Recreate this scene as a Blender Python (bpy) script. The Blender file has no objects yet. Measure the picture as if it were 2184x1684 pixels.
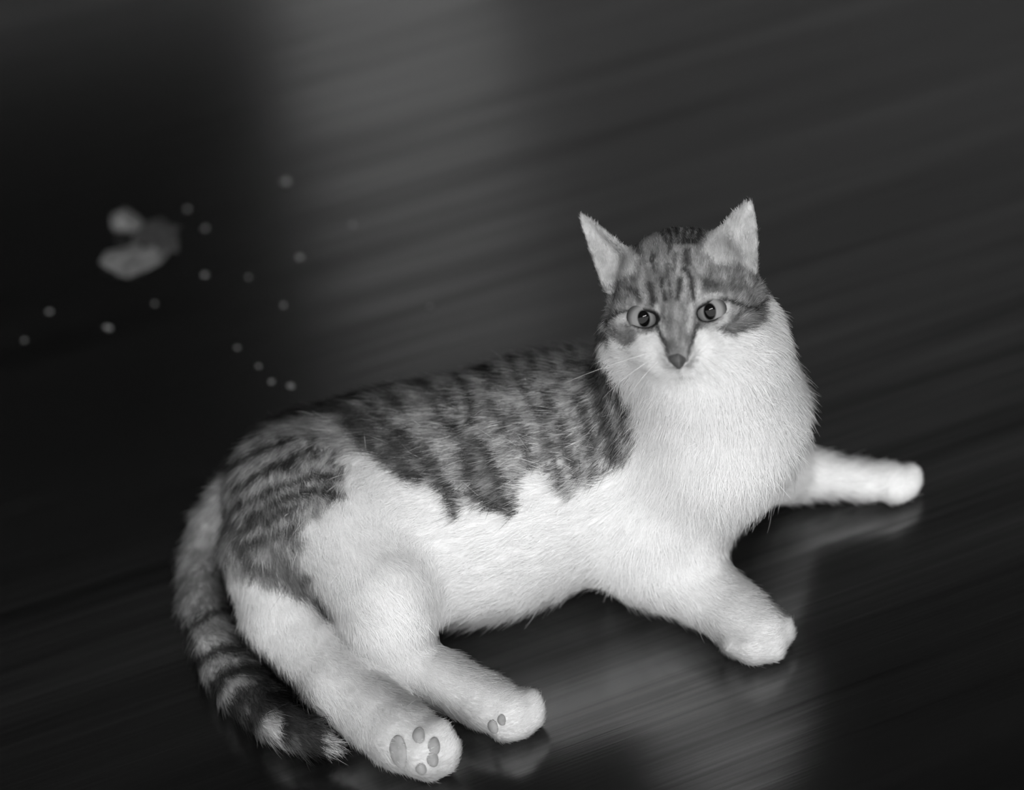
import bpy, math
import numpy as np
from mathutils import Vector, Matrix

rng = np.random.default_rng(7)
scene = bpy.context.scene
col = scene.collection

# ------------------------------------------------------------------ camera
W, H, FPX = 2184.0, 1684.0, 4000.0
ELEV, ROLL, DIST = math.radians(38), math.radians(8), 1.20
_f = np.array([0, math.cos(ELEV), -math.sin(ELEV)])
_u0 = np.array([0, math.sin(ELEV), math.cos(ELEV)])
_r0 = np.array([1.0, 0, 0])
CR = math.cos(ROLL) * _r0 - math.sin(ROLL) * _u0
CU = math.cos(ROLL) * _u0 + math.sin(ROLL) * _r0
CF = _f
CAM = -CF * DIST
cd = bpy.data.cameras.new('camera')
cam = bpy.data.objects.new('camera', cd)
col.objects.link(cam)
cd.sensor_fit = 'HORIZONTAL'
cd.sensor_width = 36.0
cd.lens = 36.0 * FPX / W
cd.clip_start = 0.05
M = Matrix.Identity(4)
for i in range(3):
    M[i][0], M[i][1], M[i][2], M[i][3] = CR[i], CU[i], -CF[i], CAM[i]
cam.matrix_world = M
cd.dof.use_dof = True
cd.dof.focus_distance = 0.96
cd.dof.aperture_fstop = 3.4
scene.camera = cam

# ------------------------------------------------------------------ world, exposure
world = bpy.data.worlds.new('world')
scene.world = world
world.use_nodes = True
world.node_tree.nodes['Background'].inputs[0].default_value = (1, 1, 1, 1)
world.node_tree.nodes['Background'].inputs[1].default_value = 1.70
vs = scene.view_settings
vs.view_transform = 'Standard'
vs.look = 'None'
vs.gamma = 1.0
vs.use_curve_mapping = False
vs.exposure = 0.68
LAMP_POS = (0.25, -1.75, 2.30)
LAMP_STRENGTH = 56.0
scene.cycles.max_bounces = 3
scene.cycles.diffuse_bounces = 2
scene.cycles.adaptive_threshold = 0.05
scene.cycles.glossy_bounces = 2
scene.cycles.transmission_bounces = 0
scene.cycles_curves.subdivisions = 1


# ------------------------------------------------------------------ helpers
def ray(px, py):
    px = np.asarray(px, float); py = np.asarray(py, float)
    d = CF + ((px - W / 2) / FPX)[..., None] * CR + (-(py - H / 2) / FPX)[..., None] * CU
    return d


def P(px, py, z):
    """world point at height z seen at photo position px, py"""
    d = ray(px, py)
    return CAM + d * ((z - CAM[2]) / d[2])


def project(p):
    v = p - CAM
    w = v @ CF
    return W / 2 + FPX * (v @ CR) / w, H / 2 - FPX * (v @ CU) / w, w


def mesh_obj(name, verts, faces, mat=None, parent=None, smooth=False):
    me = bpy.data.meshes.new(name)
    me.from_pydata([tuple(map(float, v)) for v in verts], [], [tuple(map(int, f)) for f in faces])
    me.update()
    if smooth:
        me.polygons.foreach_set('use_smooth', [True] * len(me.polygons))
    o = bpy.data.objects.new(name, me)
    col.objects.link(o)
    if mat:
        me.materials.append(mat)
    if parent:
        o.parent = parent
    return o


def box(name, lo, hi, mat, parent=None):
    x0, y0, z0 = lo; x1, y1, z1 = hi
    v = [(x0, y0, z0), (x1, y0, z0), (x1, y1, z0), (x0, y1, z0), (x0, y0, z1), (x1, y0, z1), (x1, y1, z1), (x0, y1, z1)]
    f = [(0, 3, 2, 1), (4, 5, 6, 7), (0, 1, 5, 4), (1, 2, 6, 5), (2, 3, 7, 6), (3, 0, 4, 7)]
    return mesh_obj(name, v, f, mat, parent)


def tag(o, label=None, cat=None, group=None, kind=None):
    for k, v in (('label', label), ('category', cat), ('group', group), ('kind', kind)):
        if v:
            o[k] = v
    return o


def new_mat(name, val=0.5, rough=0.6, spec=0.5):
    m = bpy.data.materials.new(name)
    m.use_nodes = True
    b = m.node_tree.nodes['Principled BSDF']
    b.inputs['Base Color'].default_value = (val, val, val, 1)
    b.inputs['Roughness'].default_value = rough
    b.inputs['Specular IOR Level'].default_value = spec
    return m, m.node_tree.nodes, m.node_tree.links, b


def noise_tone(name, lo, hi, scale, rough, spec=0.4, stretch=(1, 1, 1)):
    m, N, L, b = new_mat(name, lo, rough, spec)
    tc = N.new('ShaderNodeTexCoord'); mp = N.new('ShaderNodeMapping'); mp.inputs['Scale'].default_value = stretch
    nz = N.new('ShaderNodeTexNoise'); nz.inputs['Scale'].default_value = scale; nz.inputs['Detail'].default_value = 5
    rp = N.new('ShaderNodeValToRGB')
    rp.color_ramp.elements[0].position = 0.3; rp.color_ramp.elements[1].position = 0.7
    rp.color_ramp.elements[0].color = (lo, lo, lo, 1); rp.color_ramp.elements[1].color = (hi, hi, hi, 1)
    L.new(tc.outputs['Object'], mp.inputs[0]); L.new(mp.outputs[0], nz.inputs[0])
    L.new(nz.outputs[0], rp.inputs[0]); L.new(rp.outputs[0], b.inputs['Base Color'])
    return m


# ------------------------------------------------------------------ room
YAW = math.radians(15.5)
GD = np.array([math.cos(YAW), math.sin(YAW), 0.0])       # direction the floorboards run
GN = np.array([-math.sin(YAW), math.cos(YAW), 0.0])


def wood_material():
    m, N, L, b = new_mat('dark_wood', 0.012, 0.2, 0.75)
    at = N.new('ShaderNodeAttribute'); at.attribute_type = 'OBJECT'; at.attribute_name = 'shift'
    tc = N.new('ShaderNodeTexCoord')
    ad = N.new('ShaderNodeVectorMath'); ad.operation = 'ADD'
    L.new(tc.outputs['Object'], ad.inputs[0])
    cb = N.new('ShaderNodeCombineXYZ'); L.new(at.outputs['Fac'], cb.inputs[0]); L.new(at.outputs['Fac'], cb.inputs[2])
    L.new(cb.outputs[0], ad.inputs[1])

    def grain(sx, sy, detail, rough=0.6):
        mp = N.new('ShaderNodeMapping'); mp.inputs['Scale'].default_value = (sx, sy, 1)
        L.new(ad.outputs[0], mp.inputs[0])
        nz = N.new('ShaderNodeTexNoise'); nz.inputs['Scale'].default_value = 1.0
        nz.inputs['Detail'].default_value = detail; nz.inputs['Roughness'].default_value = rough
        L.new(mp.outputs[0], nz.inputs[0])
        return nz.outputs[0]
    g1 = grain(1.6, 42, 4); g2 = grain(5, 260, 3); g3 = grain(2.0, 9, 2)
    mx = N.new('ShaderNodeMath'); mx.operation = 'MULTIPLY_ADD'; mx.inputs[1].default_value = 0.48
    L.new(g1, mx.inputs[0])
    m2 = N.new('ShaderNodeMath'); m2.operation = 'MULTIPLY'; m2.inputs[1].default_value = 0.34; L.new(g2, m2.inputs[0])
    m3 = N.new('ShaderNodeMath'); m3.operation = 'MULTIPLY_ADD'; m3.inputs[1].default_value = 0.2; L.new(g3, m3.inputs[0]); L.new(m2.outputs[0], m3.inputs[2])
    L.new(m3.outputs[0], mx.inputs[2])
    rp = N.new('ShaderNodeValToRGB')
    e = rp.color_ramp.elements
    e[0].position = 0.36; e[0].color = (0.0008, 0.0008, 0.0008, 1)
    e[1].position = 0.66; e[1].color = (0.008, 0.008, 0.008, 1)
    L.new(mx.outputs[0], rp.inputs[0]); L.new(rp.outputs[0], b.inputs['Base Color'])
    rr = N.new('ShaderNodeMapRange'); rr.inputs['From Min'].default_value = 0.35; rr.inputs['From Max'].default_value = 0.65
    rr.inputs['To Min'].default_value = 0.26; rr.inputs['To Max'].default_value = 0.17
    L.new(mx.outputs[0], rr.inputs[0]); L.new(rr.outputs[0], b.inputs['Roughness'])
    b.inputs['IOR'].default_value = 1.85
    sr = N.new('ShaderNodeMapRange'); sr.inputs['From Min'].default_value = 0.36; sr.inputs['From Max'].default_value = 0.64
    sr.inputs['To Min'].default_value = 0.45; sr.inputs['To Max'].default_value = 1.0
    L.new(mx.outputs[0], sr.inputs[0]); L.new(sr.outputs[0], b.inputs['Specular IOR Level'])
    bp = N.new('ShaderNodeBump'); bp.inputs['Strength'].default_value = 0.12; bp.inputs['Distance'].default_value = 0.001
    L.new(mx.outputs[0], bp.inputs['Height']); L.new(bp.outputs[0], b.inputs['Normal'])
    return m


wood = wood_material()
floor = box('floor', (-3.2, -3.2, -0.05), (3.2, 2.2, -0.012), new_mat('subfloor', 0.02, 0.8)[0])
tag(floor, 'dark wooden floor of long polished boards', kind='structure')
# boards: shared mesh, each one its own object under the floor
BW, BL, BT = 0.145, 6.2, 0.012
bv = [(x, y, z) for z in (-BT, 0) for x, y in ((-BL / 2, -BW / 2), (BL / 2, -BW / 2), (BL / 2, BW / 2), (-BL / 2, BW / 2))]
bf = [(0, 3, 2, 1), (4, 5, 6, 7), (0, 1, 5, 4), (1, 2, 6, 5), (2, 3, 7, 6), (3, 0, 4, 7)]
board = mesh_obj('floorboard', bv, bf, wood, floor)
for i in range(-14, 10):
    o = board if i == -14 else board.copy()
    if i != -14:
        col.objects.link(o); o.parent = floor
    c = GN * (i * BW + 0.036)
    o.location = c; o.rotation_euler = (0, 0, YAW)
    o['shift'] = float((i * 3.71) % 11)

WALLY = 2.2
plaster = noise_tone('plaster', 0.27, 0.32, 6, 0.9, 0.2)
white_paint, *_ = new_mat('white_paint', 0.74, 0.45)
wall_back = box('wall_back', (-3.2, WALLY, 0), (3.2, WALLY + 0.1, 2.45), plaster)
tag(wall_back, 'plain grey plaster wall beyond the cat', kind='structure')
ceiling = box('ceiling', (-3.2, -2.3, 2.45), (3.2, 2.3, 2.5), noise_tone('ceiling_paint', 0.03, 0.04, 5, 0.95, 0.1))
tag(ceiling, 'dark painted ceiling', kind='structure')
box('wall_left', (-3.3, -2.2, 0), (-3.2, 2.3, 2.45), plaster)['kind'] = 'structure'
box('wall_right', (3.2, -2.2, 0), (3.3, 2.3, 2.45), plaster)['kind'] = 'structure'
# the side behind the viewer is open to an overcast sky over dark ground
box('ground', (-20, -30, -0.3), (20, -3.2, -0.05), noise_tone('ground_soil', 0.04, 0.07, 3, 0.95, 0.1))['kind'] = 'structure'


def make_added_door(name, x0, x1, mat, panels):
    d = bpy.data.objects.new(name, None); col.objects.link(d); d['kind'] = 'structure'
    box('added_door_leaf', (x0, WALLY - 0.035, 0.01), (x1, WALLY - 0.001, 1.98), mat, d)
    for a0, a1 in panels:
        for z0, z1 in ((0.15, 0.85), (1.0, 1.85)):
            box('added_door_panel', (a0, WALLY - 0.045, z0), (a1, WALLY - 0.036, z1), mat, d)
    box('added_door_frame', (x0 - 0.05, WALLY - 0.05, 0.0), (x0 - 0.004, WALLY - 0.001, 2.05), mat, d)
    box('added_door_frame', (x1 + 0.004, WALLY - 0.05, 0.0), (x1 + 0.05, WALLY - 0.001, 2.05), mat, d)
    return d


dark_stain = noise_tone('dark_stain', 0.004, 0.010, 20, 0.6, 0.2, (1, 1, .1))
make_added_door('added_door_1', -0.26, 0.03, white_paint, [(-0.20, -0.03)])  # unseen white door, added and narrowed to give the bright streak reflected in the floor
added_win = bpy.data.objects.new('added_window_1', None); col.objects.link(added_win); added_win['kind'] = 'structure'  # unseen dark shape built as a window, added to darken the floor reflection at left
dark_glass, *_ = new_mat('dark_glass', 0.004, 0.05)
WX0, WX1, WZ0, WZ1 = -2.5, -0.42, 0.80, 2.0
box('added_window_pane', (WX0, WALLY - 0.02, WZ0), ((WX0 + WX1) / 2 - .02, WALLY - 0.001, WZ1), dark_glass, added_win)
box('added_window_pane', ((WX0 + WX1) / 2 + .02, WALLY - 0.02, WZ0), (WX1, WALLY - 0.001, WZ1), dark_glass, added_win)
box('added_window_mullion', ((WX0 + WX1) / 2 - .019, WALLY - 0.04, WZ0), ((WX0 + WX1) / 2 + .019, WALLY - 0.001, WZ1), dark_stain, added_win)
for lo, hi in (((WX0 - .05, WZ0 - .05), (WX1 + .05, WZ0 - .001)), ((WX0 - .05, WZ1 + .001), (WX1 + .05, WZ1 + .05)),
               ((WX0 - .05, WZ0), (WX0 - .001, WZ1)), ((WX1 + .001, WZ0), (WX1 + .05, WZ1))):
    box('added_window_frame', (lo[0], WALLY - 0.04, lo[1]), (hi[0], WALLY - 0.001, hi[1]), dark_stain, added_win)


# fluorescent light on the ceiling, behind the camera
lamp = bpy.data.objects.new('ceiling_lamp', None); col.objects.link(lamp)
lamp.location = LAMP_POS
lamp.rotation_euler = (0, 0, math.radians(16))
tag(lamp, 'long white fluorescent ceiling light behind the viewer', 'lamp')
em = bpy.data.materials.new('diffuser_light'); em.use_nodes = True
en = em.node_tree.nodes; en.remove(en['Principled BSDF'])
e_ = en.new('ShaderNodeEmission'); e_.inputs[1].default_value = LAMP_STRENGTH
em.node_tree.links.new(e_.outputs[0], en['Material Output'].inputs[0])
box('diffuser', (-0.6, -0.04, 0.0), (0.6, 0.04, 0.059), em, lamp)
box('batten', (-0.604, -0.085, 0.06), (0.604, 0.085, 0.145), white_paint, lamp)
box('end_cap', (-0.62, -0.085, -0.003), (-0.605, 0.085, 0.145), white_paint, lamp)
box('end_cap', (0.605, -0.085, -0.003), (0.62, 0.085, 0.145), white_paint, lamp)

# ------------------------------------------------------------------ cat: solid form as a distance field
# head frame: positions given on a plane through the head, c metres towards the viewer side of the face
HC = P(1462, 640, 0.166)
HS = 1.035
HD = float((HC - CAM) @ CF)


def Q(px, py, c):
    d = ray(px, py)
    return CAM + d * (HD - c * HS)


PR = []   # primitives: dict(kind, group, k, ...)


def cone(group, p0, r0, p1, r1, k, hl, flow=None):
    p0 = np.array(p0); p1 = np.array(p1)
    if group == 'head':
        r0, r1 = r0 * HS, r1 * HS
    fl = (p1 - p0) if flow is None else np.array(flow, float)
    n = np.linalg.norm(fl)
    fl = fl / n if n > 1e-9 else np.array([0, 0, 0.0])
    PR.append(dict(t='c', g=group, p0=p0, p1=p1, r0=r0, r1=r1, k=k, hl=hl, fl=fl))


def ell(group, c, axes, rad, k, hl, flow):
    A = np.array(axes, float)
    A /= np.linalg.norm(A, axis=1)[:, None]
    fl = np.array(flow, float); fl = fl / np.linalg.norm(fl)
    PR.append(dict(t='e', g=group, c=np.array(c), A=A, rad=np.array(rad) * (HS if group == 'head' else 1), k=k, hl=hl, fl=fl))


def sdf(p, pts):
    if p['t'] == 'c':
        ba = p['p1'] - p['p0']; L2 = ba @ ba
        pa = pts - p['p0']
        t = np.clip(pa @ ba / L2, 0, 1) if L2 > 1e-12 else np.zeros(pa.shape[:-1])
        return np.linalg.norm(pa - t[..., None] * ba, axis=-1) - (p['r0'] + (p['r1'] - p['r0']) * t)
    if p['t'] == 'e':
        q = (pts - p['c']) @ p['A'].T
        k0 = np.linalg.norm(q / p['rad'], axis=-1); k1 = np.linalg.norm(q / p['rad'] ** 2, axis=-1) + 1e-9
        return k0 * (k0 - 1) / k1
    # point shell
    out = np.full(pts.shape[:-1], 1e3)
    flat = pts.reshape(-1, 3); res = np.full(len(flat), 1e3)
    S = p['pts']; s2 = (S ** 2).sum(1)
    for i in range(0, len(flat), 4000):
        f = flat[i:i + 4000]
        d2 = (f ** 2).sum(1)[:, None] + s2[None] - 2 * f @ S.T
        res[i:i + 4000] = np.sqrt(np.maximum(d2, 0)).__sub__(p['th'][None]).min(1)
    return res.reshape(out.shape)


# torso axis directions
AX = P(700, 1060, .06) - P(1350, 980, .06); AX /= np.linalg.norm(AX)      # head to tail
AY = np.cross([0, 0, 1.0], AX); AY /= np.linalg.norm(AY)
if AY[1] > 0:
    AY = -AY                                                               # towards the belly
AZ = np.array([0, 0, 1.0])
TA = (AX, AY, AZ)

ell('body', P(662, 1062, .054), TA, (.046, .043, .046), .02, .013, AX * 0.6 + AY * .5)
ell('body', P(850, 1036, .055), TA, (.078, .057, .049), .02, .013, AX)
ell('body', P(1010, 1045, .058), TA, (.095, .066, .053), .02, .013, AX + AY * .15)
ell('body', P(985, 1200, .034), TA, (.065, .034, .030), .02, .013, AX + AY * .15)
ell('body', P(1220, 982, .064), TA, (.085, .064, .058), .02, .013, AX + AY * .3)
cone('body', P(1512, 912, .099), .0425, P(1420, 945, .080), .049, .02, .015, AX * .3 - AZ)
cone('body', P(1502, 800, .139), .0345, P(1522, 905, .103), .0420, .02, .015, -AZ + AY * .2)
cone('body', P(1490, 965, .082), .034, P(1425, 1105, .046), .029, .022, .011, AX * .4 - AZ)
cone('body', P(800, 1085, .068), .027, P(895, 1140, .058), .024, .02, .011, AX * -.4 + AY)
cone('body', P(1430, 1040, .050), .032, P(1350, 1090, .045), .036, .02, .013, AX * .5 - AZ)

# near front leg
cone('fr', P(1375, 1110, .048), .028, P(1410, 1190, .026), .0235, .015, .010)
cone('fr', P(1410, 1190, .026), .0235, P(1570, 1310, .018), .0145, .010, .009)
cone('fr', P(1570, 1310, .018), .0145, P(1610, 1340, .016), .0150, .006, .005)
# far front leg
cone('fl', P(1590, 970, .055), .028, P(1680, 1003, .022), .016, .015, .010)
cone('fl', P(1680, 1003, .022), .0155, P(1825, 1022, .0130), .0100, .006, .008)
cone('fl', P(1825, 1022, .0130), .0102, P(1897, 1026, .0125), .0108, .006, .005)
# upper hind leg
cone('hr', P(690, 1085, .066), .036, P(825, 1250, .060), .025, .015, .011)
cone('hr', P(770, 1135, .066), .030, P(826, 1310, .045), .0215, .015, .010)
cone('hr', P(826, 1310, .045), .0215, P(855, 1408, .022), .0180, .008, .008)
cone('hr', P(855, 1408, .022), .0168, P(1035, 1495, .015), .0125, .006, .006)
cone('hr', P(1035, 1495, .015), .0125, P(1085, 1517, .0145), .0127, .006, .004)
# lower hind leg
cone('hl', P(615, 1180, .046), .036, P(620, 1305, .030), .0245, .015, .010)
cone('hl', P(620, 1305, .030), .0245, P(722, 1455, .022), .0185, .008, .008)
cone('hl', P(722, 1455, .022), .0182, P(855, 1565, .019), .0160, .006, .006)
cone('hl', P(855, 1565, .019), .0160, P(905, 1595, .020), .0145, .006, .004)
# tail
TAILP = [(515, 1055, .045, .014), (462, 1105, .028, .0115), (432, 1190, .016, .0112), (430, 1290, .015, .0112), (458, 1385, .0155, .0115),
         (515, 1467, .016, .0118), (590, 1530, .015, .0110), (665, 1570, .013, .0085), (700, 1586, .010, .0045)]
for a, b in zip(TAILP[:-1], TAILP[1:]):
    cone('tail', P(*a[:3]), a[3], P(*b[:3]), b[3], .002, .012)


# toes
def toes(group, pts, r, k=.0030):
    for px, py, z in pts:
        c = P(px, py, z)
        cone(group, c, r, c + 1e-5, r, k, .0022)


toes('fr', [(1572, 1362, .011), (1604, 1378, .010), (1638, 1374, .010), (1656, 1346, .011)], .0094)
toes('fl', [(1908, 1044, .009), (1930, 1034, .0095), (1936, 1018, .0105)], .0083)
toes('hr', [(1076, 1546, .0095), (1106, 1540, .010), (1128, 1524, .011), (1124, 1503, .014)], .0082)
toes('hl', [(916, 1630, .010), (944, 1618, .014), (950, 1594, .021), (932, 1566, .026)], .0078)

# head
HX = CR * math.cos(math.radians(7)) + CU * math.sin(math.radians(7))
HU = CU * math.cos(math.radians(7)) - CR * math.sin(math.radians(7))
HF = -CF
HA = (HX, HU, HF)
back = -HF
ell('head', Q(1458, 614, .000), HA, (.0330, .0290, .041), .012, .0032, HU * .7 + back)
ell('head', Q(1440, 596, .018), HA, (.025, .021, .020), .012, .0022, HU + back * .4)
cone('head', Q(1357, 690, .004), .0150, Q(1366, 660, .0), .015, .012, .0055, -HX - HU * .6)
cone('head', Q(1580, 684, .000), .0170, Q(1558, 650, .0), .017, .012, .0055, HX - HU * .6)
cone('head', Q(1442, 640, .038), .0115, Q(1447, 752, .0580), .0070, .008, .0014, HU)
cone('head', Q(1415, 744, .043), .0118, Q(1420, 752, .043), .0118, .008, .0025, -HX - HU * .3)
cone('head', Q(1480, 740, .043), .0118, Q(1474, 748, .043), .0118, .008, .0025, HX - HU * .3)
cone('head', Q(1452, 770, .040), .0075, Q(1453, 776, .036), .0085, .006, .004, -HU)
cone('head', Q(1402, 758, .030), .0105, Q(1342, 742, .006), .0135, .010, .005, -HX - HU * .5)
cone('head', Q(1494, 752, .030), .0105, Q(1578, 735, .004), .0155, .010, .005, HX - HU * .5)
# brow ridges above the eyes
cone('head', Q(1398, 645, .033), .0085, Q(1350, 655, .025), .008, .010, .0018, HU)
cone('head', Q(1487, 632, .033), .0085, Q(1540, 634, .025), .008, .010, .0018, HU)
# cheek bones under the eyes
cone('head', Q(1380, 716, .034), .0095, Q(1352, 708, .024), .011, .010, .0025, -HX)
cone('head', Q(1515, 704, .034), .0095, Q(1550, 694, .024), .011, .010, .0025, HX)
cone('head', Q(1480, 720, -.030), .032, P(1510, 800, .132), .036, .02, .012, -AZ)
# fur ruff between jaw and chest
cone('head', Q(1362, 738, -.010), .0130, P(1400, 850, .110), .030, .016, .012, -HU)
cone('head', Q(1576, 735, -.012), .0150, P(1574, 830, .112), .030, .016, .012, -HU)
cone('head', Q(1405, 770, -.011), .016, Q(1520, 768, -.013), .018, .014, .010, -HU)


def ear(b0, b1, tip, bulge, th, flow, uc=0.5, ex=1.3):
    b0, b1, tip, bulge = map(np.array, (b0, b1, tip, bulge))
    pts, ths = [], []
    nv, nu = 34, 30
    for v in np.linspace(0, 1, nv):
        wd = (1 - v ** ex) ** 0.85
        for u in np.linspace(-1, 1, nu):
            mid = b0 * (1 - uc) + b1 * uc
            mid = mid * (1 - v) + tip * v
            s = (b1 - b0) * (0.5 * u * wd)
            bl = bulge * (1 - u * u) * (1 - v) ** .7
            pts.append(mid + s + bl)
            ths.append(th * (1 - .35 * v))
    PR.append(dict(t='s', g='ears', pts=np.array(pts), th=np.array(ths), k=.008, hl=.0022, fl=np.array(flow) / np.linalg.norm(flow)))


ear(Q(1492, 560, .034), Q(1604, 600, .022), Q(1601, 428, -.004), back * .009 - HX * .001, .0020, HU, ex=1.45)
ear(Q(1368, 564, .020), Q(1294, 618, .010), Q(1238, 458, -.012), back * .007 + HX * .004, .0020, HU, ex=1.05)

EYES = [dict(px=(1373, 679)), dict(px=(1514, 664))]
ER = .0095
GK = {'body': .0, 'fr': .017, 'fl': .012, 'hr': .018, 'hl': .008, 'tail': .004, 'head': .016, 'ears': .005}
GROUPS = ['body', 'fr', 'fl', 'hr', 'hl', 'tail', 'head', 'ears']


def smin(a, b, k):
    if k <= 0:
        return np.minimum(a, b)
    h = np.maximum(k - np.abs(a - b), 0) / k
    return np.minimum(a, b) - h * h * k * .25


VX = 0.0016


def bounds(p, m):
    if p['t'] == 'c':
        r = max(p['r0'], p['r1'])
        lo = np.minimum(p['p0'], p['p1']) - r; hi = np.maximum(p['p0'], p['p1']) + r
    elif p['t'] == 'e':
        e = np.sqrt(((p['A'] * p['rad'][:, None]) ** 2).sum(0)); lo = p['c'] - e; hi = p['c'] + e
    else:
        lo = p['pts'].min(0) - .003; hi = p['pts'].max(0) + .003
    return lo - m, hi + m


BLO = np.min([bounds(p, .01)[0] for p in PR], axis=0); BHI = np.max([bounds(p, .01)[1] for p in PR], axis=0)
BLO[2] = -0.006
DIM = np.ceil((BHI - BLO) / VX).astype(int) + 1


def grid_pts(i0, i1):
    ax = [BLO[a] + VX * np.arange(i0[a], i1[a]) for a in range(3)]
    return np.stack(np.meshgrid(*ax, indexing='ij'), -1)


def build_field():
    F = np.full(DIM, 1.0, np.float32)
    for gname in GROUPS:
        G = np.full(DIM, 1.0, np.float32)
        first = True
        for p in [q for q in PR if q['g'] == gname]:
            lo, hi = bounds(p, p['k'] * 1.0 + .004 if p['t'] != 's' else .008)
            i0 = np.maximum(((lo - BLO) / VX).astype(int), 0); i1 = np.minimum(((hi - BLO) / VX).astype(int) + 2, DIM)
            sl = tuple(slice(i0[a], i1[a]) for a in range(3))
            d = sdf(p, grid_pts(i0, i1)).astype(np.float32)
            G[sl] = smin(G[sl], d, p['k']) if not first else np.minimum(G[sl], d)
            first = False
        F = smin(F, G, GK[gname]).astype(np.float32)
        del G
    # eye openings: find the skin along the gaze, set the eyeball just under it, open the lids
    for e in EYES:
        d0 = ray(*e['px']); n = -d0 / np.linalg.norm(d0)
        for c in np.arange(.07, -.02, -.0004):
            ii = np.round((Q(*e['px'], c) - BLO) / VX).astype(int)
            if F[tuple(ii)] < 0:
                break
        skin_pt = Q(*e['px'], c)
        e['n'] = n
        e['c'] = skin_pt - n * (ER + .0012)
        cc = skin_pt
        lo = cc - .02; hi = cc + .02
        i0 = np.maximum(((lo - BLO) / VX).astype(int), 0); i1 = np.minimum(((hi - BLO) / VX).astype(int) + 2, DIM)
        sl = tuple(slice(i0[a], i1[a]) for a in range(3))
        q = grid_pts(i0, i1) - cc
        sgn = 1 if e['px'][0] < 1440 else -1
        a = math.radians(7 - sgn * 14)
        e['ex'] = CR * math.cos(a) + CU * math.sin(a); e['eu'] = CU * math.cos(a) - CR * math.sin(a)
        d = (np.sqrt((q @ e['ex'] / .0069) ** 2 + (q @ e['eu'] / .0046) ** 2 + (q @ n / .013) ** 2) - 1) * .0046
        d = np.maximum(d, q @ e['eu'] - .0033)
        h = np.maximum(.001 - np.abs(F[sl] + d), 0) / .001
        F[sl] = np.maximum(F[sl], -d) + h * h * .001 * .25
    z = BLO[2] + VX * np.arange(DIM[2])
    fl = (0.0012 - z).astype(np.float32)[None, None, :]
    F = np.maximum(F, fl)
    return F


def surface_nets(F):
    S = F < 0
    D = F.shape
    c = np.zeros((D[0] - 1, D[1] - 1, D[2] - 1), np.int8)
    for i in (0, 1):
        for j in (0, 1):
            for k in (0, 1):
                c += S[i:D[0] - 1 + i, j:D[1] - 1 + j, k:D[2] - 1 + k]
    act = (c > 0) & (c < 8)
    I = np.argwhere(act)
    idx = np.full(c.shape, -1, np.int64); idx[act] = np.arange(len(I))
    acc = np.zeros((len(I), 3)); cnt = np.zeros(len(I))
    corners = [(i, j, k) for i in (0, 1) for j in (0, 1) for k in (0, 1)]
    val = {o: F[I[:, 0] + o[0], I[:, 1] + o[1], I[:, 2] + o[2]].astype(float) for o in corners}
    for a in corners:
        for ax in range(3):
            if a[ax] == 0:
                b = list(a); b[ax] = 1; b = tuple(b)
                va, vb = val[a], val[b]
                m = (va < 0) != (vb < 0)
                t = np.where(m, va / np.where(m, va - vb, 1), 0)
                pt = np.array(a, float)[None] + np.zeros((len(I), 3)); pt[:, ax] += t
                acc[m] += pt[m]; cnt[m] += 1
    V = BLO + VX * (I + acc / cnt[:, None])
    quads = []
    for ax in range(3):
        o1, o2 = (ax + 1) % 3, (ax + 2) % 3
        sa = [slice(None)] * 3; sb = [slice(None)] * 3
        sa[ax] = slice(0, D[ax] - 1); sb[ax] = slice(1, D[ax])
        A = S[tuple(sa)]; B = S[tuple(sb)]
        E = np.argwhere(A != B)
        ok = (E[:, o1] > 0) & (E[:, o2] > 0) & (E[:, o1] < D[o1] - 1) & (E[:, o2] < D[o2] - 1)
        E = E[ok]
        ins = A[E[:, 0], E[:, 1], E[:, 2]]

        def cell(d1, d2):
            e = E.copy(); e[:, o1] -= d1; e[:, o2] -= d2
            return idx[e[:, 0], e[:, 1], e[:, 2]]
        q = np.stack([cell(1, 1), cell(0, 1), cell(0, 0), cell(1, 0)], 1)
        q[~ins] = q[~ins][:, ::-1]
        quads.append(q)
    return V, np.concatenate(quads)


FIELD = build_field()
CV, CQ = surface_nets(FIELD)


def vnormals(V, Qd):
    n = np.cross(V[Qd[:, 2]] - V[Qd[:, 0]], V[Qd[:, 3]] - V[Qd[:, 1]])
    N = np.zeros_like(V)
    for k in range(4):
        np.add.at(N, Qd[:, k], n)
    return N / (np.linalg.norm(N, axis=1)[:, None] + 1e-12)


def relax(V, Qd, it, lam):
    for _ in range(it):
        s = np.zeros_like(V); c = np.zeros(len(V))
        for a, b in ((0, 1), (1, 2), (2, 3), (3, 0)):
            np.add.at(s, Qd[:, a], V[Qd[:, b]]); np.add.at(c, Qd[:, a], 1)
            np.add.at(s, Qd[:, b], V[Qd[:, a]]); np.add.at(c, Qd[:, b], 1)
        V = V + lam * (s / c[:, None] - V)
    return V


CV = relax(CV, CQ, 2, .5)
CN = vnormals(CV, CQ)

# ------------------------------------------------------------------ coat pattern
_perm = rng.permutation(512)


def vnoise(x, y, seed=0):
    xi = np.floor(x).astype(int); yi = np.floor(y).astype(int)
    xf = x - xi; yf = y - yi
    u = xf * xf * (3 - 2 * xf); v = yf * yf * (3 - 2 * yf)

    def h(a, b):
        return _perm[(_perm[(a + seed * 57) & 511] + b) & 511] / 511.0
    return (h(xi, yi) * (1 - u) + h(xi + 1, yi) * u) * (1 - v) + (h(xi, yi + 1) * (1 - u) + h(xi + 1, yi + 1) * u) * v


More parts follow.
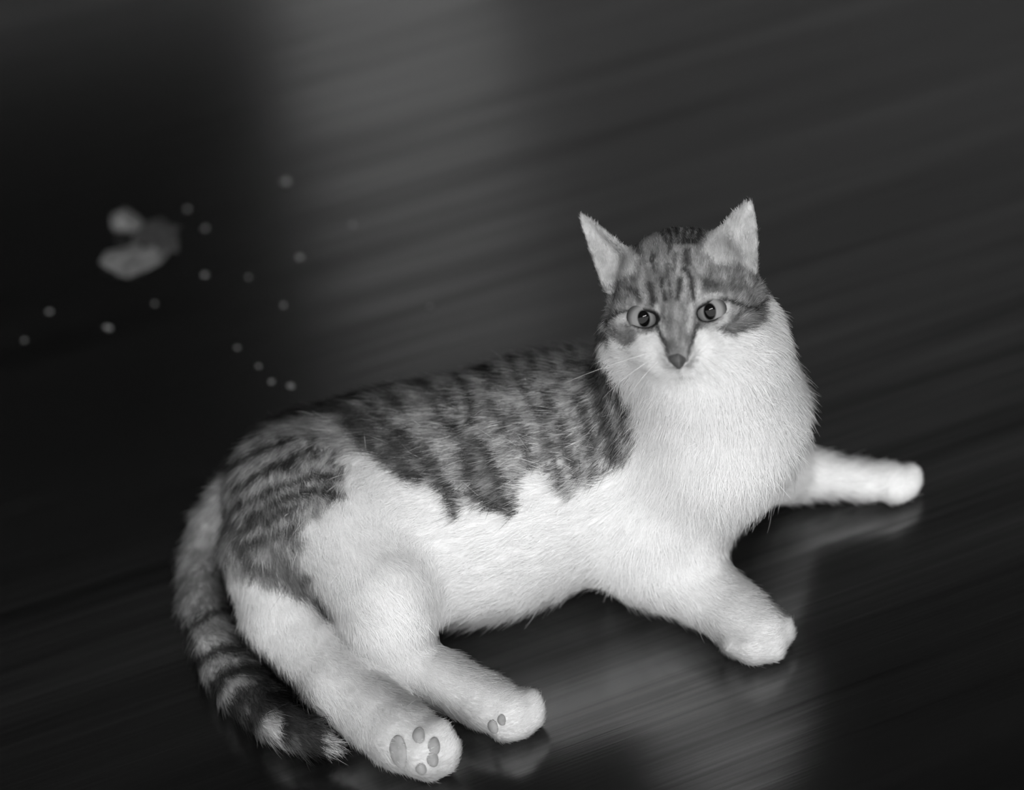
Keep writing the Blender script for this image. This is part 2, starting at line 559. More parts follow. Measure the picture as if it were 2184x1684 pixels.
def poly_sd(x, y, poly):
    """signed distance (inside negative) to a polygon"""
    poly = np.array(poly, float)
    d = np.full(x.shape, 1e9); ins = np.zeros(x.shape, bool)
    for a, b in zip(poly, np.roll(poly, -1, 0)):
        ba = b - a
        t = np.clip(((x - a[0]) * ba[0] + (y - a[1]) * ba[1]) / (ba @ ba), 0, 1)
        d = np.minimum(d, np.hypot(x - a[0] - t * ba[0], y - a[1] - t * ba[1]))
        cr = ((a[1] > y) != (b[1] > y))
        with np.errstate(divide='ignore', invalid='ignore'):
            xs = (b[0] - a[0]) * (y - a[1]) / (b[1] - a[1]) + a[0]
        ins ^= cr & (x < xs)
    return np.where(ins, -d, d)


def line_d(x, y, pts):
    d = np.full(x.shape, 1e9)
    for a, b in zip(pts[:-1], pts[1:]):
        a = np.array(a, float); b = np.array(b, float); ba = b - a
        t = np.clip(((x - a[0]) * ba[0] + (y - a[1]) * ba[1]) / (ba @ ba + 1e-9), 0, 1)
        d = np.minimum(d, np.hypot(x - a[0] - t * ba[0], y - a[1] - t * ba[1]))
    return d


def zz(x0, y0, s, pts):
    return [(x0 + s * a, y0 + s * b) for a, b in pts]


Z1 = lambda *p: zz(1180, 380, .285, p)
Z2 = lambda *p: zz(560, 680, .4157, p)
Z3 = lambda *p: zz(340, 880, .4775, p)

FLANK = [(1300, 640), (1292, 763), (1312, 817), (1348, 863), (1362, 913), (1350, 963), (1321, 1008), (1283, 1025), (1242, 1042), (1200, 1071),
         (1175, 1046), (1159, 1013), (1125, 1008), (1105, 1042), (1092, 1104), (1050, 1087), (992, 1079), (959, 1108), (938, 1054), (901, 1033),
         (868, 1037), (847, 1008), (793, 988), (739, 963), (728, 975), (738, 1014), (739, 1061), (684, 1095), (655, 1128), (646, 1186), (669, 1233),
         (712, 1305), (693, 1324), (665, 1300), (607, 1267), (541, 1243), (505, 1240), (488, 1210), (470, 1150), (440, 1090), (300, 1000), (400, 700)]
TAIL = [(470, 1000), (490, 1080), (486, 1180), (490, 1280), (545, 1380), (600, 1470), (680, 1520), (735, 1570), (735, 1620), (600, 1640), (420, 1560), (300, 1300), (330, 1080)]
FACE = [(1200, 380), (1262, 600), (1272, 676), (1294, 693), (1305, 722), (1340, 739), (1357, 722), (1366, 712), (1402, 710), (1408, 722), (1428, 770),
        (1445, 786), (1465, 770), (1482, 722), (1493, 704), (1522, 700), (1545, 719), (1573, 713), (1613, 705), (1633, 671), (1640, 640), (1700, 560), (1700, 380)]
# strokes: (points, width px, tone, softness, opacity)
D_ = .022
ST = []


def S(pts, w, tone=D_, soft=.45, op=.9):
    ST.append((pts, w * .56, tone, soft, op))


q = .4157
# spine
S(Z2((-60, 600), (200, 470), (500, 380), (800, 270), (1000, 225), (1250, 175), (1550, 125), (1750, 90)), 26, .015)
# flank stripes
S(Z2((1700, 270), (1740, 450), (1760, 560), (1790, 700)), 30)
S(Z2((1800, 350), (1850, 450), (1865, 600)), 20, .045)
S(Z2((1740, 230), (1790, 330)), 14, .05)
S(Z2((1600, 130), (1565, 270)), 12)
S(Z2((1535, 540), (1560, 680), (1600, 800)), 22, .045)
S(Z2((1630, 440), (1660, 560), (1690, 700), (1690, 810)), 18, .04)
S(Z2((1480, 150), (1470, 300)), 10, .05)
S(Z2((1395, 170), (1390, 330)), 13)
S(Z2((1450, 390), (1475, 490)), 14)
S(Z2((1405, 470), (1440, 560), (1500, 740), (1520, 860)), 11, .06)
S(Z2((1290, 220), (1300, 310)), 16)
S(Z2((1325, 330), (1375, 440), (1440, 520)), 11, .05)
S(Z2((1305, 510), (1340, 620), (1365, 740)), 15, .04)
S(Z2((1145, 250), (1175, 360)), 17)
S(Z2((1150, 380), (1220, 540), (1260, 640)), 12, .06)
S(Z2((1000, 270), (1045, 370), (1070, 450), (1060, 530)), 17)
S(Z2((860, 430), (940, 540), (990, 580)), 13, .06)
S(Z2((985, 560), (1040, 700), (1060, 850), (1150, 970)), 19)
S(Z2((1120, 640), (1190, 800), (1230, 920), (1275, 1005)), 18)
S(Z2((1060, 640), (1120, 780), (1180, 950)), 34, .10, .6, .7)
S(Z2((1080, 900), (1170, 960), (1260, 985)), 18, .05)
S(Z2((700, 590), (760, 660), (870, 790), (960, 930), (970, 990)), 22, .035)
S(Z2((830, 650), (900, 790), (980, 900)), 14, .06)
S(Z2((430, 550), (560, 680), (680, 760), (790, 810)), 30, .035)
S(Z2((380, 470), (480, 530), (620, 620), (740, 720)), 22, .04)
S(Z2((560, 470), (640, 560), (760, 620)), 18, .05)
S(Z2((630, 390), (700, 450)), 20, .03)
S(Z2((800, 330), (860, 370)), 19, .03)
S(Z2((930, 380), (970, 440)), 16, .03)
S(Z2((250, 500), (420, 470), (560, 520)), 16, .05)
S(Z2((480, 410), (560, 460), (600, 520)), 14, .04)
S(Z2((1220, 200), (1210, 290), (1260, 380)), 10, .07)
S(Z2((1090, 230), (1120, 300)), 12, .06)
# rump
S(Z3((300, 270), (450, 180), (600, 130)), 14)
S(Z3((350, 350), (480, 270), (620, 205)), 14)
S(Z3((560, 255), (620, 235)), 22)
S(Z3((660, 170), (710, 205)), 18)
S(Z3((360, 420), (540, 340), (700, 285), (790, 300)), 16)
S(Z3((400, 480), (560, 395), (690, 355), (810, 375)), 17)
S(Z3((370, 540), (470, 490), (620, 430)), 17, .04)
S(Z3((380, 620), (480, 560), (620, 520)), 20, .05)
S(Z3((310, 420), (350, 560), (420, 670)), 24, .06, .6, .7)
S(Z3((400, 690), (520, 720), (620, 790), (750, 900)), 34, .06, .6, .8)
S(Z3((480, 600), (560, 680), (640, 760)), 30, .08, .6, .7)
S(Z3((730, 850), (760, 910)), 16, .035)
# pale edge of the thigh
S(Z3((500, 90), (680, 70), (790, 160)), 18, .33, .6, .8)
S(Z3((235, 370), (270, 440), (300, 500)), 14, .34, .6, .8)
# tail rings
S(Z3((280, 890), (215, 910), (130, 990)), 16, .03)
S(Z3((90, 940), (120, 1010), (160, 1100)), 26, .02)
S(Z3((360, 1065), (270, 1060), (190, 1110), (150, 1170)), 22, .012)
S(Z3((460, 1175), (340, 1150), (250, 1220), (235, 1290)), 30, .010)
S(Z3((490, 1240), (370, 1270), (310, 1390)), 40, .008)
S(Z3((520, 1280), (440, 1330), (400, 1420)), 40, .008)
S(Z3((470, 1090), (560, 1200), (640, 1290)), 22, .02, .5, .8)
S(Z3((590, 1290), (640, 1380), (700, 1480)), 74, .008)
S(Z3((560, 1280), (580, 1440)), 22, .010)
S(Z3((530, 1350), (560, 1460)), 7, .26, .5, .8)
S(Z3((180, 1200), (215, 1290)), 14, .32, .5, .8)
S(Z3((300, 1200), (400, 1190)), 8, .22, .5, .7)
S(Z3((765, 1440), (790, 1500)), 22, .5, .5, .9)
S(Z3((100, 560), (90, 700), (90, 900)), 16, .30, .7, .6)
S(Z3((280, 660), (300, 800)), 8, .05)
S(Z3((110, 640), (240, 600)), 12, .12, .6, .6)
S(Z3((100, 760), (250, 720)), 12, .12, .6, .6)
# face
S(Z1((730, 800), (755, 945)), 11)
S(Z1((800, 755), (820, 830), (840, 910)), 7, .035)
S(Z1((865, 770), (880, 890)), 5, .05)
S(Z1((945, 760), (930, 905)), 8)
S(Z1((975, 680), (1030, 750), (1050, 900)), 9)
S(Z1((995, 550), (1008, 640)), 11)
S(Z1((745, 580), (735, 620)), 8)
S(Z1((750, 640), (760, 700)), 6, .06)
S(Z1((580, 830), (630, 870), (650, 910)), 12, .05, .6)
S(Z1((480, 930), (560, 880)), 9, .12, .7, .7)
S(Z1((1130, 780), (1220, 810)), 12, .05, .6)
S(Z1((1150, 840), (1300, 830), (1390, 800)), 18, .09, .7, .7)
S(Z1((860, 640), (850, 760)), 6, .08)
S(Z1((920, 560), (900, 680)), 6, .08)
for xx in (820, 880, 940, 1000, 1060, 1120):
    S(Z1((xx, 300), (xx - 10, 380), (910 + (xx - 910) * .72, 480)), 7.5, .02)
S(Z1((880, 480), (860, 560)), 6, .05)
S(Z1((1010, 470), (1060, 480), (1120, 430)), 9, .03)
S(Z1((520, 420), (600, 470), (620, 560)), 16, .04, .6)
S(Z1((450, 420), (560, 500)), 10, .05, .6)
S(Z1((1170, 420), (1200, 480)), 14, .12, .7, .7)
S(Z1((650, 420), (720, 380), (740, 460)), 20, .27, .7, .8)
# light markings
S(Z1((775, 960), (800, 1080), (825, 1170)), 9, .50, .6)
S(Z1((1035, 950), (1025, 1080), (1010, 1150)), 9, .52, .6)
S(Z1((660, 780), (690, 930)), 9, .36, .7)
S(Z1((1090, 780), (1080, 920)), 9, .40, .7)
S(Z1((980, 720), (990, 900)), 6, .36, .6)
S(Z1((440, 1070), (560, 1050), (640, 1140)), 12, .42, .7)
S(Z1((1300, 960), (1290, 1060), (1180, 1120)), 13, .45, .7)
S(Z1((1120, 880), (1250, 870)), 7, .38, .6)
S(Z1((400, 820), (420, 960)), 22, .33, .8, .8)
S(Z1((1420, 760), (1500, 850)), 22, .26, .8, .7)
S(Z1((1440, 1050), (1540, 1040)), 14, .30, .8, .6)
# dark eye lines
S(Z1((1270, 905), (1370, 928), (1450, 970), (1530, 982), (1595, 935)), 6, .02)
S(Z1((1230, 1130), (1340, 1080), (1440, 1000)), 6, .08, .6)
S(Z1((1290, 1150), (1450, 1110), (1580, 1010)), 16, .12, .7, .7)
S(Z1((590, 985), (480, 1005), (430, 1060), (390, 1105)), 6.5, .025)
S(Z1((460, 1150), (560, 1170), (600, 1210)), 14, .14, .7, .8)
S(Z1((780, 1110), (800, 1165), (830, 1220)), 7, .02)
S(Z1((1085, 1090), (1060, 1150), (1040, 1240)), 7, .02)
S(Z1((840, 1230), (870, 1370)), 7, .07)
S(Z1((1030, 1260), (1000, 1370)), 6, .07)
S(Z1((890, 1240), (930, 1300)), 18, .10, .7, .8)
# mouth
S(Z1((932, 1415), (955, 1490)), 3.5, .35, .7, .7)
S(Z1((880, 1500), (955, 1492), (1050, 1500)), 3.5, .5, .7, .6)

EAR1 = [(1498, 535), (1512, 500), (1600, 410), (1630, 430), (1618, 588), (1580, 566), (1530, 562)]
EAR2 = [(1225, 440), (1300, 480), (1362, 550), (1350, 580), (1300, 610), (1270, 600)]
WHITE = .86


def head_mask(pts):
    dh = np.min([sdf(p, pts) for p in HEADP], axis=0); db = np.min([sdf(p, pts) for p in PR if p['g'] == 'body'], axis=0)
    inb = ((pts - HC) @ CF < .03) & ((pts - HC) @ CU > .0) & (np.linalg.norm(pts - HC, axis=1) < .085)
    return (dh < db) | inb


HEADP = [p for p in PR if p['g'] == 'head'][:-4]


def coat(pts, nrm):
    x, y, _ = project(pts)
    wx = (vnoise(x / 22, y / 22, 1) - .5) * 14 + (vnoise(x / 7, y / 7, 2) - .5) * 7
    wy = (vnoise(x / 22, y / 22, 3) - .5) * 14 + (vnoise(x / 7, y / 7, 4) - .5) * 7
    head = head_mask(pts)
    s = np.where(head, .22, 1.0)
    xw = x + wx * s; yw = y + wy * s
    v = np.full(x.shape, WHITE)
    # tabby areas
    fine = vnoise(x / 5, y / 11, 5) * .5 + vnoise(x / 11, y / 26, 6) * .5
    mott = np.clip((vnoise(x / 9 + y / 40, y / 17, 14) * .65 + vnoise(x / 4, y / 6, 15) * .35 - .52) / .16, 0, 1)
    tone = (.20 + .42 * fine) * (1 - .62 * mott)
    facet = .07 + .30 * (vnoise(x / 4.5, y / 20, 8) * .6 + vnoise(x / 18, y / 18, 9) * .4)
    bodyT = np.minimum(poly_sd(xw, yw, FLANK), poly_sd(xw, yw, TAIL))
    faceT = poly_sd(x + wx * .3, y + wy * .3, FACE)
    tl = poly_sd(x, y, TAIL) < 0
    tone = np.where(tl, (.17 + .26 * fine) * (1 - .25 * mott), tone)
    mb = np.clip(.5 - bodyT / 12, 0, 1) * (~head)
    mf = np.clip(.5 - faceT / 7, 0, 1) * head
    v = v * (1 - mb) + tone * mb
    v = v * (1 - mf) + facet * mf
    m = np.clip(mb + mf, 0, 1)
    fine2 = vnoise(x / 7, y / 9, 16) * .6 + vnoise(x / 3.5, y / 5, 17) * .4
    for i, (pl, hw, tn, soft, op) in enumerate(ST):
        a = np.array(pl); pad = hw * 2 + 12
        sel = (x > a[:, 0].min() - pad) & (x < a[:, 0].max() + pad) & (y > a[:, 1].min() - pad) & (y < a[:, 1].max() + pad)
        if not sel.any():
            continue
        fs = np.where(head[sel], .12, .75)
        if pl[0][1] < 640 and pl[0][0] > 1300 and tn < .1:
            hw = hw * 1.2
        d = line_d(x[sel] + wx[sel] * fs, y[sel] + wy[sel] * fs, pl)
        k = np.clip((hw * (1 + soft) - d) / (2 * soft * hw + 1e-6), 0, 1) * op
        if tn < .2:
            k = k * np.where(head[sel] | tl[sel], 1, np.clip(.5 + 1.1 * fine2[sel], 0, 1))
        v[sel] = v[sel] * (1 - k) + tn * (.75 + .5 * fine[sel]) * k
    return v, x, y, head, m


def ear_tone(v, x, y, head, pts, nrm):
    facing = (nrm @ (-CF)) > .05
    sel = np.linalg.norm(pts - HC, axis=1) < .1
    for pl, inner, outer in ((EAR1, .56, .28), (EAR2, .56, .28)):
        d = poly_sd(x, y, pl)
        m = np.clip(.5 - d / 12, 0, 1) * sel
        tone = np.where(facing, inner * (.8 + .4 * vnoise(x / 9, y / 16, 11)), outer)
        v = v * (1 - m) + tone * m
    return v


def full_coat(pts, nrm):
    v, x, y, head, m = coat(pts, nrm)
    v = ear_tone(v, x, y, head, pts, nrm)
    # shade painted into the foot fur, to tone down its lit brightness
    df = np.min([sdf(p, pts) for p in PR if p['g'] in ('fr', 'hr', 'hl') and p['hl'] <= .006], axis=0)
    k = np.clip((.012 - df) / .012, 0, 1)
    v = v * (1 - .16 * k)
    # bare dark eyelid rims
    for e in EYES:
        q = pts - e['c'] - e['n'] * (ER + .0012)
        r = np.sqrt((q @ e['ex'] / .0069) ** 2 + (q @ e['eu'] / .0046) ** 2)
        near = np.linalg.norm(q, axis=1) < .0125
        k = np.clip((1.22 - r) / .12, 0, 1) * near
        v = v * (1 - k) + .018 * k
    return v


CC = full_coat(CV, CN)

# ------------------------------------------------------------------ cat body mesh
cat = bpy.data.objects.new('cat', None); col.objects.link(cat)
c0 = CV.mean(0)
cat.location = (float(c0[0]), float(c0[1]), 0)
tag(cat, 'white-bellied striped tabby cat lying on the wooden floor, looking up at the viewer', 'cat')
inv = Matrix.Translation((-float(c0[0]), -float(c0[1]), 0))

skin = bpy.data.materials.new('cat_undercoat'); skin.use_nodes = True
sn = skin.node_tree.nodes; sl_ = skin.node_tree.links
sb = sn['Principled BSDF']; sb.inputs['Roughness'].default_value = .9; sb.inputs['Specular IOR Level'].default_value = .1
sa_ = sn.new('ShaderNodeAttribute'); sa_.attribute_name = 'coat'
sl_.new(sa_.outputs['Color'], sb.inputs['Base Color'])

me = bpy.data.meshes.new('body')
me.vertices.add(len(CV)); me.vertices.foreach_set('co', CV.astype(np.float32).ravel())
me.loops.add(len(CQ) * 4); me.loops.foreach_set('vertex_index', CQ.astype(np.int32).ravel())
me.polygons.add(len(CQ)); me.polygons.foreach_set('loop_start', (np.arange(len(CQ)) * 4).astype(np.int32))
me.polygons.foreach_set('use_smooth', np.ones(len(CQ), bool))
me.update(calc_edges=True); me.validate()
CS = CC * np.where(CC > .5, .80, 1.0)     # shade under the white fur, put into the skin colour
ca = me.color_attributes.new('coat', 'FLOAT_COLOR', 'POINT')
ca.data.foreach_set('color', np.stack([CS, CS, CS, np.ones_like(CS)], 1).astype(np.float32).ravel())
me.materials.append(skin)
body = bpy.data.objects.new('body', me); col.objects.link(body)
body.parent = cat; body.matrix_parent_inverse = inv

# ------------------------------------------------------------------ paw pads (placed before the fur so that none grows on them)
from mathutils.bvhtree import BVHTree
BVH = BVHTree.FromPolygons([tuple(v) for v in CV], [tuple(map(int, f)) for f in CQ])


def hit(px, py):
    d = ray(px, py); d = d / np.linalg.norm(d)
    loc, nr, idx, dist = BVH.ray_cast(Vector(CAM), Vector(d))
    return (np.array(loc), np.array(nr)) if loc is not None else None


PADS = []
for px, py, ra, rb in ((850, 1602, .0052, .0084), (893, 1568, .0032, .0044), (925, 1590, .0032, .0044), (922, 1618, .0030, .0042), (898, 1638, .0028, .0036),
                       (1052, 1548, .0030, .0040), (1070, 1534, .0022, .0030)):
    h_ = hit(px, py)
    if h_:
        PADS.append((h_[0], h_[1], ra, rb))

# ------------------------------------------------------------------ fur
NH = 330000


def prim_fields(pts):
    """flow direction and hair length at points, blended from the nearest parts"""
    fl = np.zeros_like(pts); hl = np.zeros(len(pts)); ws = np.zeros(len(pts)); dn = np.zeros(len(pts))
    for p in PR:
        d = np.abs(sdf(p, pts)) if p['t'] != 's' else np.abs(sdf(p, pts[:, None, :])[:, 0])
        w = np.exp(-d / .006) + 1e-9
        if p['t'] == 's':
            w = w * 2
        fl += w[:, None] * p['fl']; hl += w * p['hl']; ws += w; dn += w * (1.9 if p['g'] in ('fr', 'hr', 'hl') else 1.0)
    return fl / ws[:, None], hl / ws, dn / ws


FLV, HLV, DNV = prim_fields(CV)
HLV = np.where(HLV > .007, .007 + (HLV - .007) * .45, HLV)


def make_fur():
    tri = np.concatenate([CQ[:, [0, 1, 2]], CQ[:, [0, 2, 3]]])
    a, b, c = CV[tri[:, 0]], CV[tri[:, 1]], CV[tri[:, 2]]
    area = np.linalg.norm(np.cross(b - a, c - a), axis=1) * .5
    cen = (a + b + c) / 3; nt = CN[tri[:, 0]]
    w = area.copy()
    vd = CAM - cen; vd /= np.linalg.norm(vd, axis=1)[:, None]
    w *= np.where((nt * vd).sum(1) < -.35, .45, 1.0)
    w *= np.where(cen[:, 2] < .003, 0, 1)
    w *= np.where((cen - HC) @ -CF > -.03, np.where(cen[:, 2] > .13, 1.9, 1), 1)
    hlt = HLV[tri[:, 0]]
    w *= np.clip(.005 / hlt, .45, 1.8) * DNV[tri[:, 0]]
    ti = rng.choice(len(tri), NH, p=w / w.sum())
    r1 = np.sqrt(rng.random(NH)); r2 = rng.random(NH)
    bc = np.stack([1 - r1, r1 * (1 - r2), r1 * r2], 1)[:, :, None]
    T = tri[ti]
    root = (CV[T] * bc).sum(1); n = (CN[T] * bc).sum(1); n /= np.linalg.norm(n, axis=1)[:, None]
    fl = (FLV[T] * bc).sum(1); hl = (HLV[T] * bc[:, :, 0]).sum(1)
    keep = np.ones(NH, bool)
    for e in EYES:
        q = root - e['c'] - e['n'] * (ER + .0012)
        r = np.sqrt((q @ e['ex'] / .0069) ** 2 + (q @ e['eu'] / .0046) ** 2)
        near = np.linalg.norm(q, axis=1) < .016
        keep &= ~(near & (r < 1.22))
        hl = np.where(near & (r < 2.2), np.minimum(hl, .0018), hl)
    # no fur on the nose leather or the bare pads
    keep &= np.linalg.norm(root - Q(1447, 768, .062), axis=1) > .0048
    for pc, pn, ra, rb in PADS:
        keep &= np.linalg.norm(root - pc, axis=1) > (ra + rb) * .30
    root, n, fl, hl = root[keep], n[keep], fl[keep], hl[keep]
    m = len(root)
    t0 = fl - n * (fl * n).sum(1)[:, None]; t0 /= (np.linalg.norm(t0, axis=1)[:, None] + 1e-6)
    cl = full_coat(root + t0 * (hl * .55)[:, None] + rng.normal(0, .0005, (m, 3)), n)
    cl = cl * np.exp(np.where(cl < .5, rng.normal(0, .28, m), rng.normal(0, .06, m))) ; cl = np.clip(cl, .006, .90)
    t = fl - n * (fl * n).sum(1)[:, None]
    t /= (np.linalg.norm(t, axis=1)[:, None] + 1e-6)
    # clumping swirl
    sx = np.stack([vnoise(root[:, 0] * s + o, root[:, 1] * s + root[:, 2] * s, 20 + i) - .5 for i, (s, o) in enumerate(((160, 0), (160, 9), (160, 17)))], 1)
    t = t + sx * .9 + rng.normal(0, .22, (m, 3))
    t = t - n * (t * n).sum(1)[:, None]; t /= (np.linalg.norm(t, axis=1)[:, None] + 1e-6)
    L = hl * np.exp(rng.normal(0, .22, m))
    lift = np.clip(rng.normal(.50, .16, m), .15, .95)
    K = 4
    pos = np.zeros((m, K, 3)); 
    for k in range(K):
        s = k / (K - 1)
        out = lift * s - .30 * lift * s * s
        pos[:, k] = root - n * .0006 + L[:, None] * (t * s * .9 + n * out[:, None])
    pos[:, :, 2] = np.maximum(pos[:, :, 2], .0008)
    rad = (.000095 * np.exp(rng.normal(0, .2, m)))[:, None] * np.array([1, .95, .7, .15])[None]
    cu = bpy.data.hair_curves.new('fur')
    cu.add_curves([K] * m)
    cu.position_data.foreach_set('vector', pos.astype(np.float32).ravel())
    ra = cu.attributes.get('radius') or cu.attributes.new('radius', 'FLOAT', 'POINT')
    ra.data.foreach_set('value', rad.astype(np.float32).ravel())
    a1 = cu.attributes.new('coat', 'FLOAT', 'CURVE'); a1.data.foreach_set('value', cl.astype(np.float32))
    a2 = cu.attributes.new('nrm', 'FLOAT_VECTOR', 'CURVE'); a2.data.foreach_set('vector', n.astype(np.float32).ravel())
    mt = bpy.data.materials.new('fur_hair'); mt.use_nodes = True
    N = mt.node_tree.nodes; Lk = mt.node_tree.links
    N.remove(N['Principled BSDF'])
    df = N.new('ShaderNodeBsdfDiffuse')
    at = N.new('ShaderNodeAttribute'); at.attribute_name = 'coat'
    an = N.new('ShaderNodeAttribute'); an.attribute_name = 'nrm'
    Lk.new(at.outputs['Fac'], df.inputs['Color']); Lk.new(an.outputs['Vector'], df.inputs['Normal'])
    Lk.new(df.outputs[0], N['Material Output'].inputs[0])
    cu.materials.append(mt)
    o = bpy.data.objects.new('fur', cu); col.objects.link(o)
    o.parent = cat; o.matrix_parent_inverse = inv
    o['kind'] = 'stuff'
    return o


fur = make_fur()


# ------------------------------------------------------------------ eyes, nose, whiskers, pads
def child(o):
    o.parent = cat; o.matrix_parent_inverse = inv
    return o


def eye_material():
    m, N, L, b = new_mat('eye_iris', .3, .03, .2)
    tc = N.new('ShaderNodeTexCoord'); sp = N.new('ShaderNodeSeparateXYZ'); L.new(tc.outputs['Object'], sp.inputs[0])

    def rad(ax, ay):
        mx = N.new('ShaderNodeMath'); mx.operation = 'DIVIDE'; mx.inputs[1].default_value = ax; L.new(sp.outputs[0], mx.inputs[0])
        my = N.new('ShaderNodeMath'); my.operation = 'DIVIDE'; my.inputs[1].default_value = ay; L.new(sp.outputs[1], my.inputs[0])
        p1 = N.new('ShaderNodeMath'); p1.operation = 'POWER'; p1.inputs[1].default_value = 2; L.new(mx.outputs[0], p1.inputs[0])
        p2 = N.new('ShaderNodeMath'); p2.operation = 'POWER'; p2.inputs[1].default_value = 2; L.new(my.outputs[0], p2.inputs[0])
        s = N.new('ShaderNodeMath'); s.operation = 'ADD'; L.new(p1.outputs[0], s.inputs[0]); L.new(p2.outputs[0], s.inputs[1])
        q_ = N.new('ShaderNodeMath'); q_.operation = 'SQRT'; L.new(s.outputs[0], q_.inputs[0])
        return q_.outputs[0]
    r1 = rad(.0031, .0043); r2 = rad(.0092, .0092)
    rp = N.new('ShaderNodeValToRGB'); e = rp.color_ramp.elements
    e[0].position = .0; e[0].color = (.20, .20, .20, 1)
    e[1].position = .62; e[1].color = (.25, .25, .25, 1)
    x = e.new(.80); x.color = (.12, .12, .12, 1)
    x = e.new(.95); x.color = (.03, .03, .03, 1)
    L.new(r2, rp.inputs[0])
    ps = N.new('ShaderNodeMapRange'); ps.inputs['From Min'].default_value = .9; ps.inputs['From Max'].default_value = 1.12
    L.new(r1, ps.inputs[0])
    mu = N.new('ShaderNodeMix'); mu.data_type = 'RGBA'
    mu.inputs[6].default_value = (.004, .004, .004, 1)
    L.new(ps.outputs[0], mu.inputs[0]); L.new(rp.outputs[0], mu.inputs[7]); L.new(mu.outputs[2], b.inputs['Base Color'])
    return m


eye_mat = eye_material()


def sphere_verts(nu=32, nv=20):
    v = [(0, 0, 1)]; f = []
    for i in range(1, nv):
        th = math.pi * i / nv
        for j in range(nu):
            ph = 2 * math.pi * j / nu
            v.append((math.sin(th) * math.cos(ph), math.sin(th) * math.sin(ph), math.cos(th)))
    v.append((0, 0, -1))
    for j in range(nu):
        f.append((0, 1 + j, 1 + (j + 1) % nu))
        f.append((len(v) - 1, 1 + (nv - 2) * nu + (j + 1) % nu, 1 + (nv - 2) * nu + j))
    for i in range(nv - 2):
        for j in range(nu):
            f.append((1 + i * nu + j, 1 + (i + 1) * nu + j, 1 + (i + 1) * nu + (j + 1) % nu, 1 + i * nu + (j + 1) % nu))
    return np.array(v), f


SV, SF = sphere_verts()
for e in EYES:
    vv = SV * ER
    vv[:, 2] = np.where(vv[:, 2] > 0, vv[:, 2] + .0010 * np.clip(1 - (np.hypot(vv[:, 0], vv[:, 1]) / .0095) ** 2, 0, 1), vv[:, 2])
    o = mesh_obj('eye', vv, SF, eye_mat, None, True)
    n = CAM - e['c']; n /= np.linalg.norm(n)
    ux = HX - n * (HX @ n); ux /= np.linalg.norm(ux); uy = np.cross(n, ux)
    mw = Matrix.Identity(4)
    for i in range(3):
        mw[i][0], mw[i][1], mw[i][2], mw[i][3] = ux[i], uy[i], n[i], e['c'][i]
    o.parent = cat
    o.matrix_parent_inverse = inv
    o.matrix_basis = mw
    o['label'] = 'pale glassy eye with dark oval pupil'

nose_mat = noise_tone('nose_leather', .035, .07, 400, .45, .5)
# nose leather: small rounded triangular pad with two nostril wings
nv_ = []
for (a, b_, c) in SV:
    w_ = 1.0 - .65 * (0.5 - b_ * .5)
    nv_.append(Q(1447, 768, .0632) + HX * (a * .0062 * w_) + HU * (b_ * .0044) + HF * (c * .0024 - .0015 * abs(a)))
nose = child(mesh_obj('nose', nv_, SF, nose_mat, None, True)); nose['label'] = 'dark nose leather'

whisk_mat, *_ = new_mat('whisker_hair', .75, .4)


def whisker(p0, p1, p2, r):
    n, K = 4, 9
    V = []
    for i in range(K):
        t = i / (K - 1)
        c = (1 - t) ** 2 * p0 + 2 * t * (1 - t) * p1 + t * t * p2
        d = 2 * (1 - t) * (p1 - p0) + 2 * t * (p2 - p1); d /= np.linalg.norm(d)
        a = np.cross(d, HF); a /= np.linalg.norm(a); b = np.cross(d, a)
        rr = r * (1 - .85 * t)
        for j in range(n):
            V.append(c + rr * (math.cos(j * math.pi / 2) * a + math.sin(j * math.pi / 2) * b))
    Fc = [(i * n + j, i * n + (j + 1) % n, (i + 1) * n + (j + 1) % n, (i + 1) * n + j) for i in range(K - 1) for j in range(n)]
    return child(mesh_obj('whisker', V, Fc, whisk_mat, None, True))


for (a, b_, c) in (((1402, 748), (1300, 775), (1208, 815)), ((1404, 758), (1330, 800), (1285, 850)), ((1408, 766), (1350, 820), (1320, 880))):
    whisker(Q(*a, .054), Q(*b_, .050), Q(*c, .030), .00017)
for (a, b_, c) in (((1492, 742), (1590, 765), (1680, 800)), ((1490, 752), (1570, 800), (1630, 860)), ((1486, 760), (1540, 820), (1580, 880))):
    whisker(Q(*a, .054), Q(*b_, .050), Q(*c, .030), .00017)


pad_mat = noise_tone('pad_leather', .20, .28, 300, .7, .3)
for pc, pn, ra, rb in PADS:
    ax = AX - pn * (AX @ pn); ax /= np.linalg.norm(ax); ay = np.cross(pn, ax)
    o = child(mesh_obj('paw_pad', [pc + ax * a * ra + ay * b * rb * (1 - .18 * a) + pn * (c * .0020 + .0003) for a, b, c in SV], SF, pad_mat, None, True))
    o['label'] = 'grey bare paw pad'

# ------------------------------------------------------------------ litter on the floor
chip_mat = noise_tone('pale_chip', .15, .27, 500, .9, .2)
scrap_mat = noise_tone('pale_scrap', .09, .14, 120, .95, .1)
LV, LF = sphere_verts(12, 8)


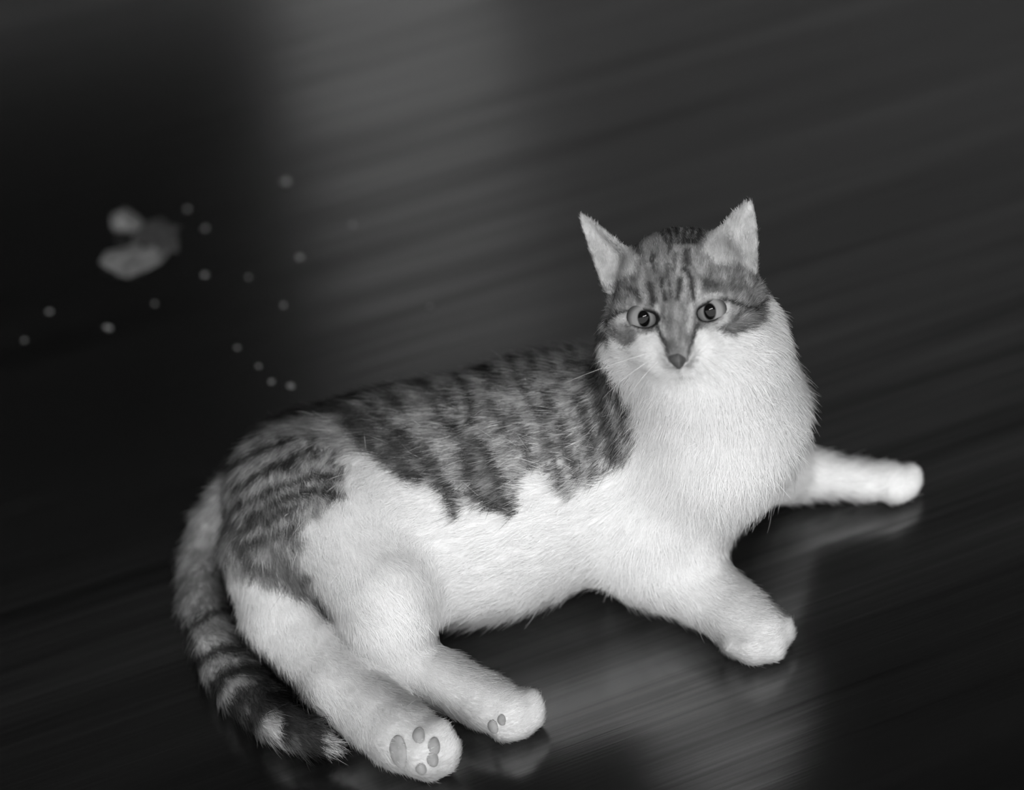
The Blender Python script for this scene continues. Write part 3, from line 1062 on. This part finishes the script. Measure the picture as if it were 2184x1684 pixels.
def lump(name, px, py, rx, ry, rz, rot, seed, mat, rough=.25, notch=0.0):
    r_ = np.random.default_rng(seed)
    f = r_.normal(0, 1, (5, 3)) * 1.7; ph = r_.random(5) * 6
    c = P(px, py, 0.0)
    k = 1 + rough * np.sin(LV @ f.T * 1.8 + ph).mean(1) * 2.4 + r_.normal(0, rough * .30, len(LV))
    ang = np.arctan2(LV[:, 1], LV[:, 0])
    k = k * (1 - notch * np.exp(-((ang - .6) / .5) ** 2))
    v = LV * k[:, None] * np.array([rx, ry, rz])
    v[:, 2] = np.maximum(v[:, 2], -rz * .55)
    ca, sa = math.cos(rot), math.sin(rot)
    v = np.stack([v[:, 0] * ca - v[:, 1] * sa, v[:, 0] * sa + v[:, 1] * ca, v[:, 2]], 1)
    v[:, 2] -= v[:, 2].min()
    o = mesh_obj(name, v, LF, mat)
    o.location = tuple(c)
    return o


tag(lump('paper_scrap', 268, 482, .011, .013, .009, .3, 1, scrap_mat, .3), 'small crumpled pale scrap, upper one of the blurred scraps at far left', 'scrap')
tag(lump('paper_scrap', 286, 556, .022, .018, .004, .5, 2, scrap_mat, .35, .3), 'flat torn pale scrap, lowest of the blurred scraps at far left', 'scrap')
dim_mat = noise_tone('dim_scrap', .03, .06, 120, .95, .1)
tag(lump('paper_scrap', 345, 508, .017, .020, .003, -.4, 3, dim_mat, .4, .5), 'dull grey curled scrap beside the brighter blurred scraps at far left', 'scrap')
CRUMBS = [
    (610, 390, .0034, 'round pale crumb lying alone, farthest of the crumbs from the cat'),
    (752, 482, .0019, 'pale crumb nearest the bright streak on the floor, upper right of the crumbs'),
    (640, 550, .0022, 'blurred pale crumb halfway between the scraps and the cat\'s head'),
    (437, 588, .0019, 'pale crumb just below and right of the pale scraps'),
    (530, 592, .0015, 'faint crumb between the pale scraps and the middle of the floor'),
    (606, 652, .0016, 'faint crumb straight above the hollow of the cat\'s back'),
    (917, 655, .0016, 'faint crumb close above the middle of the cat\'s back, rightmost of all'),
    (230, 700, .0024, 'brightest pale crumb, alone below the scraps at the left'),
    (506, 742, .0015, 'faint crumb a little above the trio beside the cat\'s rump'),
    (622, 824, .0022, 'largest of three crumbs beside the cat\'s rump, touching its outline'),
    (580, 815, .0016, 'middle one of three small crumbs beside the cat\'s rump'),
    (552, 782, .0016, 'uppermost of three small crumbs beside the cat\'s rump'),
    (400, 447, .0018, 'small crumb just above and right of the dull grey scrap'),
    (438, 488, .0020, 'small crumb immediately right of the dull grey scrap'),
    (105, 665, .0017, 'pale crumb near the left edge of the floor, right of a fainter one'),
    (52, 726, .0014, 'leftmost and faintest crumb, at the left edge of the floor'),
    (330, 648, .0014, 'small crumb below the scraps, above the brightest crumb'),
]
for i, (px, py, r, lab) in enumerate(CRUMBS):
    tag(lump('crumb', px, py, r, r * .8, r * .6, i * 1.3, 20 + i, chip_mat, .3), lab, 'crumb', 'crumbs scattered behind the cat')
